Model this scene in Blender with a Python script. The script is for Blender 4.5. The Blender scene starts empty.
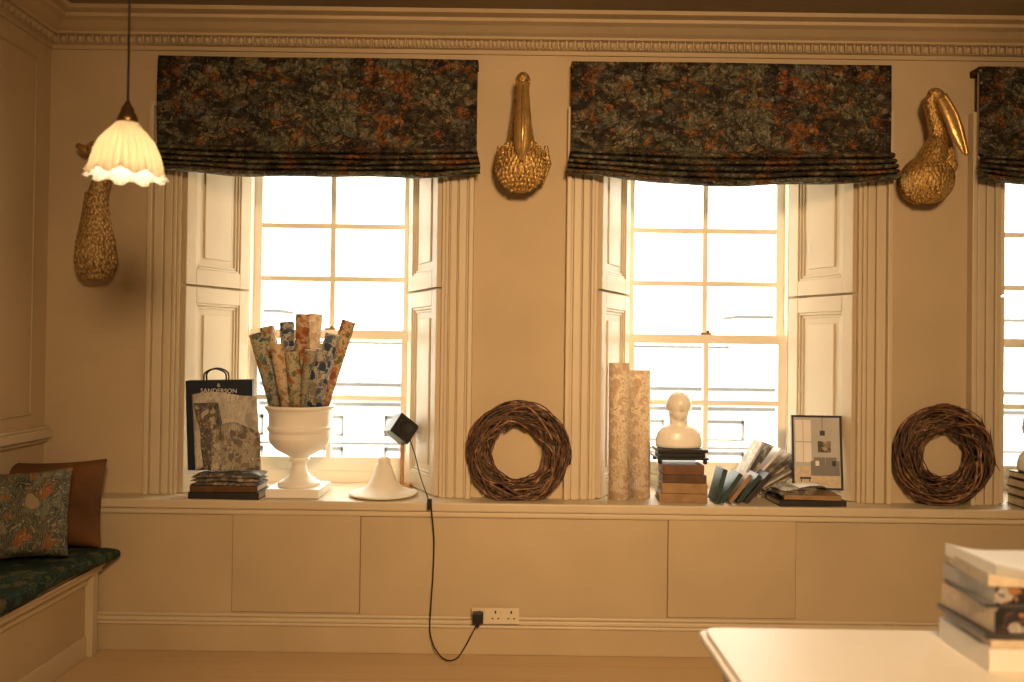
import bpy, math, random
from mathutils import Vector, Matrix, Euler, noise
random.seed(7)
sc = bpy.context.scene
R = math.radians

# ------------------------------------------------------------------ survey
CAM = Vector((0, -4.0, 1.47)); F = 800.0; ROLL = R(0.75); PITCH = R(0.6)
def pos(px, py, y):
    """measured elevation point -> metres (x, z) on the vertical plane at depth y"""
    u = px-512; v = 341-py
    a = u*math.cos(ROLL)-v*math.sin(ROLL); b = u*math.sin(ROLL)+v*math.cos(ROLL)
    dy = F*math.cos(PITCH)-b*math.sin(PITCH); dz = F*math.sin(PITCH)+b*math.cos(PITCH)
    t = (y-CAM.y)/dy
    return CAM.x+a*t, CAM.z+dz*t
def P(px, py, y):
    x, z = pos(px, py, y); return Vector((x, y, z))

ZS = 0.73       # window-shelf height
ZC = 3.09       # ceiling
XL, XR, YR = -2.33, 4.3, -6.6
WC = [-1.005, 1.072, 3.08]

# ------------------------------------------------------------------ materials
def nt(name):
    m = bpy.data.materials.new(name); m.use_nodes = True
    t = m.node_tree; b = t.nodes['Principled BSDF']
    return m, t, b
def mixc(t, fac, a, b, blend='MIX'):
    n = t.nodes.new('ShaderNodeMix'); n.data_type = 'RGBA'; n.blend_type = blend
    for s, v in ((n.inputs[0], fac), (n.inputs[6], a), (n.inputs[7], b)):
        if isinstance(v, (int, float)): s.default_value = v
        elif isinstance(v, tuple): s.default_value = (*v[:3], 1)
        else: t.links.new(v, s)
    return n.outputs[2]
def ramp(t, inp, stops, interp='LINEAR'):
    n = t.nodes.new('ShaderNodeValToRGB'); n.color_ramp.interpolation = interp
    e = n.color_ramp.elements
    while len(e) < len(stops): e.new(0.5)
    for i, (p, c) in enumerate(stops):
        e[i].position = p
        e[i].color = (*c, 1) if isinstance(c, tuple) else (c, c, c, 1)
    t.links.new(inp, n.inputs[0]); return n.outputs[0]
def tex(t, kind, vec, **kw):
    n = t.nodes.new(kind)
    for k, v in kw.items():
        if k in n.inputs: n.inputs[k].default_value = v
        else: setattr(n, k, v)
    if vec is not None: t.links.new(vec, n.inputs['Vector'])
    return n
def warped(t, co, scale, amt):
    nz = tex(t, 'ShaderNodeTexNoise', co, Scale=scale, Detail=3.0)
    s = t.nodes.new('ShaderNodeVectorMath'); s.operation = 'SUBTRACT'; s.inputs[1].default_value = (.5, .5, .5)
    t.links.new(nz.outputs['Color'], s.inputs[0])
    sc_ = t.nodes.new('ShaderNodeVectorMath'); sc_.operation = 'SCALE'; sc_.inputs['Scale'].default_value = amt
    t.links.new(s.outputs[0], sc_.inputs[0])
    ad = t.nodes.new('ShaderNodeVectorMath'); ad.operation = 'ADD'
    t.links.new(co, ad.inputs[0]); t.links.new(sc_.outputs[0], ad.inputs[1]); return ad.outputs[0]
def plain(name, col, rough=0.6, metal=0.0, var=0.12, scale=6, bump=0.0, bscale=60, spec=0.4):
    m, t, b = nt(name)
    co = t.nodes.new('ShaderNodeTexCoord').outputs['Object']
    n = tex(t, 'ShaderNodeTexNoise', co, Scale=scale, Detail=5.0)
    f = ramp(t, n.outputs['Fac'], [(0.3, 0.0), (0.7, 1.0)])
    dark = tuple(c*(1-var) for c in col); lite = tuple(min(1, c*(1+var*.6)) for c in col)
    t.links.new(mixc(t, f, dark, lite), b.inputs['Base Color'])
    b.inputs['Roughness'].default_value = rough; b.inputs['Metallic'].default_value = metal
    b.inputs['Specular IOR Level'].default_value = spec
    if bump:
        n2 = tex(t, 'ShaderNodeTexNoise', co, Scale=bscale, Detail=4.0)
        bp = t.nodes.new('ShaderNodeBump'); bp.inputs['Strength'].default_value = bump
        bp.inputs['Distance'].default_value = 0.01
        t.links.new(n2.outputs['Fac'], bp.inputs['Height']); t.links.new(bp.outputs[0], b.inputs['Normal'])
    return m
def floral(name, ground, cols, scale, stem=None, warp=0.12, fill=0.5, rough=0.85, vs=(1, 1, 1)):
    m, t, b = nt(name)
    co = t.nodes.new('ShaderNodeTexCoord').outputs['Object']
    mp = t.nodes.new('ShaderNodeMapping'); mp.inputs['Scale'].default_value = vs
    t.links.new(co, mp.inputs[0]); co = mp.outputs[0]
    w = warped(t, co, scale*0.6, warp*16/scale)
    v1 = tex(t, 'ShaderNodeTexVoronoi', w, Scale=scale)
    v2 = tex(t, 'ShaderNodeTexVoronoi', w, Scale=scale*2.7)
    sep = t.nodes.new('ShaderNodeSeparateColor'); t.links.new(v1.outputs['Color'], sep.inputs[0])
    sep2 = t.nodes.new('ShaderNodeSeparateColor'); t.links.new(v2.outputs['Color'], sep2.inputs[0])
    k = len(cols)
    pal = ramp(t, sep.outputs[0], [(i/k, c) for i, c in enumerate(cols)], 'CONSTANT')
    pal2 = ramp(t, sep2.outputs[1], [(i/k, c) for i, c in enumerate(cols[::-1])], 'CONSTANT')
    m1 = ramp(t, v1.outputs['Distance'], [(fill*0.8, 1.0), (fill*0.8+0.08, 0.0)])
    m2 = ramp(t, v2.outputs['Distance'], [(fill*0.6, 1.0), (fill*0.6+0.1, 0.0)])
    c = mixc(t, m2, ground, pal2)
    c = mixc(t, m1, c, pal)
    wv = tex(t, 'ShaderNodeTexWave', w, Scale=scale*1.6, Distortion=9.0, Detail=3.0)
    m3 = ramp(t, wv.outputs['Fac'], [(0.0, 1.0), (0.16, 0.0)])
    c = mixc(t, m3, c, stem if stem else ground)
    t.links.new(c, b.inputs['Base Color']); b.inputs['Roughness'].default_value = rough
    b.inputs['Specular IOR Level'].default_value = 0.2
    return m
def tapestry(name):
    """woodland tapestry: dark ground, grey-green trees, muted rust and ochre foliage, pale highlights"""
    m, t, b = nt(name)
    co = t.nodes.new('ShaderNodeTexCoord').outputs['Object']
    def layer(off, sx, sz, scale, rough, det=9.0, dist=0.6):
        mp = t.nodes.new('ShaderNodeMapping'); mp.inputs['Scale'].default_value = (sx, 1, sz); mp.inputs['Location'].default_value = off
        t.links.new(co, mp.inputs[0])
        return tex(t, 'ShaderNodeTexNoise', mp.outputs[0], Scale=scale, Detail=det, Roughness=rough, Distortion=dist).outputs['Fac']
    c = ramp(t, layer((0, 0, 0), 1, 1.2, 16, .72), [(.36, (.010, .009, .008)), (.5, (.026, .022, .016)), (.62, (.07, .055, .034))])
    g = ramp(t, layer((7, 2, 1), 1, 1, 44, .72), [(.36, (.020, .020, .014)), (.5, (.075, .072, .046)), (.63, (.22, .20, .135))])
    c = mixc(t, ramp(t, layer((3, 1, 5), .7, 1.4, 7, .76), [(.50, 0.0), (.53, 1.0)]), c, g)
    c = mixc(t, ramp(t, layer((13, 4, 2), .6, 1.8, 8, .76), [(.57, 0.0), (.60, .8)]), c, ramp(t, layer((17, 2, 1), 1, 1, 40, .72), [(.38, (.026, .032, .034)), (.62, (.14, .145, .125))]))
    r = ramp(t, layer((5, 8, 9), 1, 1, 42, .74), [(.37, (.028, .012, .007)), (.49, (.125, .045, .015)), (.62, (.31, .135, .048))])
    c = mixc(t, ramp(t, layer((9, 3, 7), .8, 1.2, 8.5, .76), [(.54, 0.0), (.57, .95)]), c, r)
    o = ramp(t, layer((1, 8, 3), 1, 1, 46, .74), [(.38, (.05, .030, .013)), (.62, (.34, .24, .12))])
    c = mixc(t, ramp(t, layer((2, 6, 11), 1, 1.1, 12, .78), [(.565, 0.0), (.595, .9)]), c, o)
    # pale leaf flecks and dark branches
    c = mixc(t, ramp(t, layer((21, 6, 1), 1, 1, 60, .6, 4), [(.64, 0.0), (.68, .7)]), c, (.36, .31, .21))
    w = warped(t, co, 9, .2)
    wv = tex(t, 'ShaderNodeTexWave', w, Scale=4.5, Distortion=9.0, Detail=4.0)
    c = mixc(t, ramp(t, wv.outputs['Fac'], [(0, .85), (.06, 0.0)]), c, (.010, .008, .006))
    t.links.new(c, b.inputs['Base Color']); b.inputs['Roughness'].default_value = .9; b.inputs['Specular IOR Level'].default_value = .15
    return m

M = {}
M['wall'] = plain('wall_paint', (0.53, 0.415, 0.265), 0.75, var=0.10, scale=1.6, bump=0.08, bscale=90)
M['trim'] = plain('trim_paint', (0.58, 0.485, 0.34), 0.45, var=0.05, scale=4)
M['panel'] = plain('panel_paint', (0.50, 0.395, 0.25), 0.6, var=0.10, scale=2)
M['seam'] = plain('panel_seam', (0.20, 0.13, 0.08), 0.9)
M['ceil'] = plain('ceiling_paint_dimmed', (0.30, 0.235, 0.15), 0.9, var=0.05, scale=2)  # same cream paint as the walls, poor ceiling light put into the colour
M['sash'] = plain('sash_paint_bloomed', (0.84, 0.78, 0.66), 0.4, var=0.03)  # paler than the trim: window bloom on the sashes put into the colour
M['white'] = plain('glazed_white', (0.86, 0.82, 0.74), 0.3, var=0.04)
M['chalk'] = plain('chalk_white', (0.82, 0.77, 0.67), 0.7, var=0.06)
M['black'] = plain('black_plastic', (0.012, 0.011, 0.011), 0.4, var=0.1)
M['wood'] = plain('light_wood', (0.40, 0.20, 0.08), 0.5, var=0.25, scale=25)
M['page'] = plain('paper_pages', (0.60, 0.50, 0.37), 0.8, var=0.15, scale=60)
M['paper'] = plain('white_paper', (0.78, 0.75, 0.69), 0.6, var=0.05)
M['brass'] = plain('aged_brass', (0.30, 0.19, 0.08), 0.35, metal=1.0, var=0.3, scale=20)
M['bookbrown'] = plain('book_brown', (0.10, 0.045, 0.018), 0.55, var=0.3, scale=20)
M['booktan'] = plain('book_tan', (0.30, 0.18, 0.085), 0.6, var=0.25, scale=18)
M['bookrust'] = plain('book_rust', (0.15, 0.065, 0.03), 0.55, var=0.25, scale=18)
M['bookteal'] = plain('book_teal', (0.025, 0.048, 0.042), 0.5, var=0.3, scale=18)
M['bookdark'] = plain('book_dark', (0.03, 0.025, 0.022), 0.5, var=0.3, scale=18)
M['navy'] = plain('navy_card', (0.012, 0.018, 0.035), 0.45, var=0.15)
M['velvet'] = plain('brown_velvet', (0.13, 0.055, 0.016), 0.9, var=0.4, scale=7, bump=0.2, bscale=30)
M['socket'] = plain('socket_plastic', (0.66, 0.58, 0.43), 0.35, var=0.03)
M['grey'] = plain('grey_print', (0.20, 0.19, 0.185), 0.5)
M['lgrey'] = plain('light_grey_print', (0.46, 0.45, 0.42), 0.5)
M['facade'] = plain('pale_render', (0.80, 0.78, 0.74), 0.9, var=0.03, scale=1)
M['roof'] = plain('slate_roof', (0.065, 0.063, 0.062), 0.9, var=0.15, scale=3)
M['fdark'] = plain('dark_print', (0.05, 0.045, 0.045), 0.5, var=0.5, scale=14)
M['print'] = floral('photo_print', (0.03, 0.028, 0.028), [(0.36, 0.16, 0.06), (0.02, 0.02, 0.02), (0.42, 0.38, 0.34), (0.10, 0.055, 0.03)], 14, stem=(.02, .02, .02), warp=.3)

M['blind'] = tapestry('tapestry_fabric')
M['blindlining'] = plain('blind_lining', (0.45, 0.38, 0.28), 0.9)
M['pillow'] = floral('pillow_fabric', (0.07, 0.085, 0.065),
    [(0.26, 0.10, 0.03), (0.13, 0.15, 0.11), (0.34, 0.26, 0.15), (0.05, 0.055, 0.05), (0.19, 0.18, 0.11), (0.22, 0.10, 0.045)], 17, stem=(0.32, 0.26, 0.16), warp=0.16, fill=0.5)
M['seat'] = floral('seat_fabric', (0.014, 0.034, 0.024),
    [(0.028, 0.07, 0.04), (0.085, 0.10, 0.045), (0.02, 0.038, 0.034), (0.12, 0.08, 0.03)], 14, stem=(0.06, 0.085, 0.05), fill=0.5)
pap = lambda n, g, c, s=26, st=None: floral(n, g, c, s, stem=st, warp=0.14, fill=0.55, rough=0.6)
M['w1'] = pap('wallpaper_cream', (0.66, 0.54, 0.38), [(0.40, 0.20, 0.09), (0.30, 0.26, 0.15), (0.60, 0.46, 0.30)], 26, (.45, .30, .16))
M['w2'] = pap('wallpaper_green', (0.44, 0.38, 0.24), [(0.07, 0.11, 0.05), (0.30, 0.07, 0.03), (0.16, 0.20, 0.09)], 26, (.55, .47, .32))
M['w3'] = pap('wallpaper_blue', (0.52, 0.48, 0.40), [(0.035, 0.06, 0.11), (0.09, 0.14, 0.20), (0.30, 0.25, 0.16)], 28, (.06, .09, .14))
M['w4'] = pap('wallpaper_teal', (0.34, 0.32, 0.23), [(0.03, 0.085, 0.085), (0.30, 0.12, 0.05), (0.10, 0.15, 0.10)], 26, (.5, .43, .3))
M['w5'] = pap('wallpaper_rust', (0.60, 0.44, 0.28), [(0.30, 0.08, 0.03), (0.45, 0.20, 0.08), (0.14, 0.15, 0.07)], 26, (.3, .15, .07))
M['w6'] = pap('wallpaper_beige', (0.82, 0.73, 0.57), [(0.60, 0.46, 0.32), (0.72, 0.58, 0.42)], 22, (0.50, 0.34, 0.20))
M['cloth'] = floral('grey_swatch', (0.36, 0.32, 0.26), [(0.15, 0.13, 0.11), (0.48, 0.43, 0.35), (0.22, 0.17, 0.12)], 22, stem=(0.12, 0.10, 0.09), fill=0.5)
M['cloth2'] = floral('dark_swatch', (0.09, 0.08, 0.07), [(0.26, 0.20, 0.14), (0.05, 0.055, 0.06), (0.42, 0.36, 0.28)], 26, stem=(0.30, 0.25, 0.18), fill=0.5)
M['cloth3'] = floral('pale_swatch', (0.50, 0.46, 0.40), [(0.36, 0.33, 0.29), (0.58, 0.54, 0.47), (0.42, 0.36, 0.29)], 16, stem=(0.33, 0.30, 0.26), fill=0.5)

def gold(name, c0, c1, metal=.7):
    m, t, b = nt(name)
    co = t.nodes.new('ShaderNodeTexCoord').outputs['Object']
    mp = t.nodes.new('ShaderNodeMapping'); mp.inputs['Scale'].default_value = (1, 1, 0.6); t.links.new(co, mp.inputs[0])
    v = tex(t, 'ShaderNodeTexVoronoi', mp.outputs[0], Scale=110.0)
    n = tex(t, 'ShaderNodeTexNoise', co, Scale=200.0, Detail=2.0)
    c = ramp(t, v.outputs['Distance'], [(0.15, c0), (0.75, c1)])
    t.links.new(c, b.inputs['Base Color']); b.inputs['Metallic'].default_value = metal
    b.inputs['Roughness'].default_value = 0.38
    mm = t.nodes.new('ShaderNodeMath'); mm.operation = 'SUBTRACT'
    t.links.new(n.outputs['Fac'], mm.inputs[0]); t.links.new(v.outputs['Distance'], mm.inputs[1])
    bp = t.nodes.new('ShaderNodeBump'); bp.inputs['Strength'].default_value = 0.6; bp.inputs['Distance'].default_value = 0.005
    t.links.new(mm.outputs[0], bp.inputs['Height']); t.links.new(bp.outputs[0], b.inputs['Normal'])
    return m
M['gold'] = gold('gold_leaf_feathers', (0.78, 0.50, 0.17), (0.30, 0.17, 0.05))
M['gold2'] = gold('aged_gold_feathers', (0.66, 0.46, 0.20), (0.24, 0.14, 0.05), .5)
M['goldsm'] = plain('gold_smooth', (0.66, 0.42, 0.15), 0.32, metal=0.75, var=0.2, scale=30, bump=0.12)

def twig(name, k):
    m, t, b = nt(name)
    co = t.nodes.new('ShaderNodeTexCoord').outputs['Object']
    n = tex(t, 'ShaderNodeTexNoise', co, Scale=35.0, Detail=5.0)
    c = ramp(t, n.outputs['Fac'], [(0.3, (0.034*k, 0.015*k, 0.008*k)), (0.55, (0.105*k, 0.050*k, 0.024*k)), (0.75, (0.24*k, 0.14*k, 0.08*k))])
    t.links.new(c, b.inputs['Base Color']); b.inputs['Roughness'].default_value = 0.6
    return m
M['twig'] = twig('twig_bark', 1.0); M['twig2'] = twig('twig_bark_light', 2.1); M['twig3'] = twig('twig_bark_dark', 0.5)
def floorm():
    m, t, b = nt('floor_boards')
    co = t.nodes.new('ShaderNodeTexCoord').outputs['Object']
    br = tex(t, 'ShaderNodeTexBrick', co, Scale=1.0)
    br.inputs['Color1'].default_value = (0.62, 0.46, 0.27, 1); br.inputs['Color2'].default_value = (0.60, 0.44, 0.255, 1)
    br.inputs['Mortar'].default_value = (0.54, 0.39, 0.22, 1); br.inputs['Mortar Size'].default_value = 0.003
    br.inputs['Brick Width'].default_value = 2.4; br.inputs['Row Height'].default_value = 0.16
    mp = t.nodes.new('ShaderNodeMapping'); mp.inputs['Scale'].default_value = (1, 14, 1); t.links.new(co, mp.inputs[0])
    n = tex(t, 'ShaderNodeTexNoise', mp.outputs[0], Scale=2.5, Detail=6.0)
    c = mixc(t, ramp(t, n.outputs['Fac'], [(0.3, 0.0), (0.7, 0.15)]), br.outputs['Color'], (0.42, 0.28, 0.14))
    t.links.new(c, b.inputs['Base Color']); b.inputs['Roughness'].default_value = 0.5
    return m
M['floor'] = floorm()
def glassm():
    m, t, b = nt('window_glass')
    t.nodes.remove(b)
    tr = t.nodes.new('ShaderNodeBsdfTransparent'); gl = t.nodes.new('ShaderNodeBsdfGlossy'); gl.inputs['Roughness'].default_value = 0.02
    mx = t.nodes.new('ShaderNodeMixShader'); mx.inputs[0].default_value = 0.05
    tr.inputs[0].default_value = (0.98, 0.98, 0.96, 1)
    t.links.new(tr.outputs[0], mx.inputs[1]); t.links.new(gl.outputs[0], mx.inputs[2])
    t.links.new(mx.outputs[0], t.nodes['Material Output'].inputs[0]); return m
M['glass'] = glassm()
def shadem():
    m, t, b = nt('opal_pleated_glass')
    co = t.nodes.new('ShaderNodeTexCoord').outputs['Object']
    n = tex(t, 'ShaderNodeTexNoise', co, Scale=12.0)
    t.links.new(ramp(t, n.outputs['Fac'], [(0.3, (0.80, 0.76, 0.68)), (0.7, (0.86, 0.82, 0.74))]), b.inputs['Base Color'])
    b.inputs['Roughness'].default_value = 0.2
    tl = t.nodes.new('ShaderNodeBsdfTranslucent'); tl.inputs[0].default_value = (0.90, 0.80, 0.62, 1)
    mx = t.nodes.new('ShaderNodeMixShader'); mx.inputs[0].default_value = 0.45
    t.links.new(b.outputs[0], mx.inputs[1]); t.links.new(tl.outputs[0], mx.inputs[2])
    t.links.new(mx.outputs[0], t.nodes['Material Output'].inputs[0]); return m
M['shade'] = shadem()
def emis(name, col, s):
    m, t, b = nt(name); b.inputs['Emission Color'].default_value = (*col, 1); b.inputs['Emission Strength'].default_value = s
    return m
M['bulb'] = emis('bulb_glow', (1, 0.85, 0.6), 10)

# ------------------------------------------------------------------ mesh builder
class MB:
    def __init__(s): s.v = []; s.f = []; s.m = []; s.s = []; s.mats = []
    def mi(s, mat):
        if mat not in s.mats: s.mats.append(mat)
        return s.mats.index(mat)
    def add(s, vs, fs, mat, smooth=False, T=None):
        o = len(s.v); i = s.mi(M[mat])
        for v in vs:
            v = Vector(v); s.v.append(T @ v if T else v)
        for f in fs: s.f.append([o+k for k in f]); s.m.append(i); s.s.append(smooth)
    def box(s, x0, x1, y0, y1, z0, z1, mat, T=None):
        vs = [(x, y, z) for z in (z0, z1) for y in (y0, y1) for x in (x0, x1)]
        s.add(vs, [(0, 2, 3, 1), (4, 5, 7, 6), (0, 1, 5, 4), (2, 6, 7, 3), (0, 4, 6, 2), (1, 3, 7, 5)], mat, False, T)
    def cbox(s, c, d, mat, rot=(0, 0, 0)):
        T = Matrix.Translation(Vector(c)) @ Euler([R(a) for a in rot]).to_matrix().to_4x4()
        s.box(-d[0]/2, d[0]/2, -d[1]/2, d[1]/2, -d[2]/2, d[2]/2, mat, T)
    def prism(s, poly, z0, z1, mat, T=None, smooth=False):
        n = len(poly)
        vs = [(x, y, z0) for x, y in poly]+[(x, y, z1) for x, y in poly]
        fs = [tuple(range(n))[::-1], tuple(range(n, 2*n))]+[(i, (i+1) % n, n+(i+1) % n, n+i) for i in range(n)]
        s.add(vs, fs, mat, smooth, T)
    def lathe(s, prof, mat, T=None, seg=40, mod=None, smooth=True):
        vs = []; k = len(prof)
        for j in range(seg):
            a = 2*math.pi*j/seg
            for i, (r, z) in enumerate(prof):
                if mod: r, z = mod(a, r, z)
                vs.append((r*math.cos(a), r*math.sin(a), z))
        fs = [(j*k+i, ((j+1) % seg)*k+i, ((j+1) % seg)*k+i+1, j*k+i+1) for j in range(seg) for i in range(k-1)]
        s.add(vs, fs, mat, smooth, T)
    def tube(s, pts, rad, mat, seg=8, flat=1.0):
        pts = [Vector(p) for p in pts]; n = len(pts)
        if not hasattr(rad, '__len__'): rad = [rad]*n
        tg = [(pts[min(i+1, n-1)]-pts[max(i-1, 0)]).normalized() for i in range(n)]
        up = Vector((0, 1, 0)) if abs(tg[0].y) < 0.9 else Vector((1, 0, 0))
        nn = (up-tg[0]*up.dot(tg[0])).normalized(); vs = []
        for i in range(n):
            nn = (nn-tg[i]*nn.dot(tg[i])).normalized(); b = tg[i].cross(nn)
            for j in range(seg):
                a = 2*math.pi*j/seg
                vs.append(pts[i]+(nn*math.cos(a)*flat+b*math.sin(a))*rad[i])
        fs = [(i*seg+j, i*seg+(j+1) % seg, (i+1)*seg+(j+1) % seg, (i+1)*seg+j) for i in range(n-1) for j in range(seg)]
        fs += [tuple(range(seg))[::-1], tuple((n-1)*seg+j for j in range(seg))]
        s.add(vs, fs, mat, True)
    def ell(s, c, r, mat, rot=(0, 0, 0), seg=24, fn=None):
        T = Matrix.Translation(Vector(c)) @ Euler([R(a) for a in rot]).to_matrix().to_4x4()
        h = seg//2; vs = []; fs = []
        for i in range(h+1):
            p = math.pi*i/h
            for j in range(seg):
                a = 2*math.pi*j/seg
                q = Vector((math.sin(p)*math.cos(a), math.sin(p)*math.sin(a), math.cos(p)))
                if fn: q = fn(q)
                vs.append((q.x*r[0], q.y*r[1], q.z*r[2]))
        for i in range(h):
            for j in range(seg):
                fs.append((i*seg+j, (i+1)*seg+j, (i+1)*seg+(j+1) % seg, i*seg+(j+1) % seg))
        s.add(vs, fs, mat, True, T)
    def grid(s, fn, nu, nv, mat, smooth=True):
        vs = [fn(i/nu, j/nv) for i in range(nu+1) for j in range(nv+1)]
        fs = [(i*(nv+1)+j, (i+1)*(nv+1)+j, (i+1)*(nv+1)+j+1, i*(nv+1)+j+1) for i in range(nu) for j in range(nv)]
        s.add(vs, fs, mat, smooth)
    def fin(s, name, bevel=0, sub=0, remesh=0, solid=0, smoothit=0, parent=None):
        xs = [v.x for v in s.v]; ys = [v.y for v in s.v]; zs = [v.z for v in s.v]
        o = Vector(((min(xs)+max(xs))/2, (min(ys)+max(ys))/2, min(zs)))
        me = bpy.data.meshes.new(name); me.from_pydata([v-o for v in s.v], [], s.f)
        for m in s.mats: me.materials.append(m)
        me.polygons.foreach_set('material_index', s.m); me.polygons.foreach_set('use_smooth', s.s); me.update()
        ob = bpy.data.objects.new(name, me); ob.location = o; sc.collection.objects.link(ob)
        if parent: ob.parent = parent; ob.location = o-parent.location
        if remesh:
            d = ob.modifiers.new('r', 'REMESH'); d.mode = 'VOXEL'; d.voxel_size = remesh; d.use_smooth_shade = True
        if smoothit:
            d = ob.modifiers.new('sm', 'SMOOTH'); d.iterations = smoothit; d.factor = 0.5
        if solid:
            d = ob.modifiers.new('so', 'SOLIDIFY'); d.thickness = solid; d.offset = 0
        if bevel:
            d = ob.modifiers.new('b', 'BEVEL'); d.width = bevel; d.segments = 2; d.limit_method = 'ANGLE'
        if sub:
            d = ob.modifiers.new('s', 'SUBSURF'); d.levels = sub; d.render_levels = sub
        return ob

def smoothpts(cp, n=8):
    cp = [Vector(p) for p in cp]; out = []
    for i in range(len(cp)-1):
        p0 = cp[max(i-1, 0)]; p1 = cp[i]; p2 = cp[i+1]; p3 = cp[min(i+2, len(cp)-1)]
        for k in range(n):
            t = k/n
            out.append(0.5*((2*p1)+(p2-p0)*t+(2*p0-5*p1+4*p2-p3)*t*t+(3*p1-p0-3*p2+p3)*t**3))
    out.append(cp[-1]); return out
def lerp_list(vals, n):
    out = []
    for i in range(len(vals)-1):
        for k in range(n): out.append(vals[i]+(vals[i+1]-vals[i])*k/n)
    out.append(vals[-1]); return out

# ------------------------------------------------------------------ room shell
YB = -0.12
b = MB(); b.box(XL-0.2, XR+0.2, YR-0.2, 0.5, -0.15, 0, 'floor'); b.fin('floor')
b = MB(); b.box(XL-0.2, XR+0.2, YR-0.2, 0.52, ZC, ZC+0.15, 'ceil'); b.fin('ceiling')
b = MB(); b.box(XL-0.2, XL, YR-0.2, 0.52, 0, ZC, 'wall'); b.fin('wall_left')
b = MB()
for (y0, y1, z0, z1) in ((-1.8, -0.12, 1.12, 2.86), (-3.6, -2.0, 1.12, 2.86)):
    d = XL+0.008; w = .013
    b.box(XL, d, y0, y0+w, z0, z1, 'wall'); b.box(XL, d, y1-w, y1, z0, z1, 'wall')
    b.box(XL, d, y0, y1, z0, z0+w, 'wall'); b.box(XL, d, y0, y1, z1-w, z1, 'wall')
b.fin('trim_panel_moulding', bevel=0.004)
b = MB()
for z0, z1, d in ((0.98, 1.0, 0.02), (1.0, 1.045, 0.04), (1.045, 1.06, 0.028)):
    b.box(XL, XL+d, YR, 0, z0, z1, 'trim')
b.fin('trim_dado', bevel=0.005)
b = MB(); b.box(XR, XR+0.2, YR-0.2, 0.52, 0, ZC, 'wall'); b.fin('wall_right')
b = MB(); b.box(XL, XR, YR-0.2, YR, 0, ZC, 'wall'); b.fin('wall_rear')

ZH = 2.52
def pier(ca, cb):
    if ca is None: p0 = [(XL, 0)]; p1 = [(XL, 0.52)]
    else: p0 = [(ca+.65, 0)]; p1 = [(ca+.45, .52), (ca+.45, .39)]
    if cb is None: q = [(XR, 0), (XR, .52)]
    else: q = [(cb-.65, 0), (cb-.45, .39), (cb-.45, .52)]
    b = MB(); b.prism(p0+q+p1, ZS, ZC, 'wall'); b.fin('wall_front')
b = MB(); b.box(XL, XR, YB, 0.52, 0, ZS-0.045, 'panel'); b.fin('wall_front')
pier(None, WC[0]); pier(WC[0], WC[1]); pier(WC[1], WC[2]); pier(WC[2], None)
for c in WC:
    b = MB(); b.prism([(c-.65, 0), (c+.65, 0), (c+.45, .39), (c+.45, .52), (c-.45, .52), (c-.45, .39)], ZH, ZC, 'wall'); b.fin('wall_front')
for px0, px1 in ((233, 360), (668, 795)):
    x0 = pos(px0, 560, YB)[0]; x1 = pos(px1, 560, YB)[0]; b = MB()
    b.box(x0-0.004, x1+0.004, YB-0.002, YB, 0.185, ZS-0.052, 'seam')
    b.box(x0, x1, YB-0.008, YB-.002, 0.189, ZS-0.056, 'panel')
    b.fin('trim_access_panel', bevel=0.002)
b = MB()
b.box(XL, XR, -0.155, 0.395, ZS-0.045, ZS, 'trim')
b.box(XL, XR, -0.138, YB, ZS-0.075, ZS-0.045, 'trim')
b.fin('trim_window_shelf', bevel=0.012)
b = MB()
b.box(XL, XR, YB-0.022, YB, 0, 0.13, 'panel'); b.box(XL, XR, YB-0.034, YB, 0.13, 0.145, 'trim')
b.box(XL, XR, YB-0.026, YB, 0.145, 0.165, 'trim'); b.box(XL, XR, YB-0.012, YB, 0.165, 0.18, 'trim')
b.fin('baseboard_front', bevel=0.005)
b = MB(); b.box(XL, XL+0.02, YR, YB-0.04, 0, 0.16, 'trim'); b.fin('baseboard_left', bevel=0.004)
prof = [(0.0, 2.945), (0.012, 2.945), (0.012, 2.965), (0.03, 2.968), (0.03, 3.003), (0.055, 3.007), (0.06, 3.017), (0.085, 3.027), (0.12, 3.047), (0.15, 3.056), (0.155, 3.07), (0.20, 3.075), (0.21, 3.09), (0, 3.09)]
def cornice(name, kind):
    b = MB(); n = len(prof); vs = []
    for t in (0, 1):
        for d, z in prof:
            if kind == 'front': vs.append(((XL+d) if t == 0 else (XR-d), -d, z))
            elif kind == 'left': vs.append((XL+d, YR if t == 0 else -d, z))
            else: vs.append((XR-d, -d if t == 0 else YR, z))
    fs = [(i, (i+1) % n, n+(i+1) % n, n+i) for i in range(n)]
    b.add(vs, fs, 'wall')
    if kind == 'front':
        x = XL+0.04
        while x < XR-0.04:
            b.ell((x, -0.034, 2.985), (0.0145, 0.02, 0.019), 'wall', seg=8)
            b.box(x+0.018, x+0.024, -0.048, -0.02, 2.969, 3.004, 'wall'); x += 0.042
    elif kind == 'left':
        y = -0.05
        while y > -2.2:
            b.ell((XL+0.034, y, 2.985), (0.02, 0.0145, 0.019), 'wall', seg=8)
            b.box(XL+0.02, XL+0.048, y-0.024, y-0.018, 2.969, 3.004, 'wall'); y -= 0.042
    b.fin(name)
cornice('trim_cornice_front', 'front'); cornice('trim_cornice_left', 'left'); cornice('trim_cornice_right', 'right')

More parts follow.
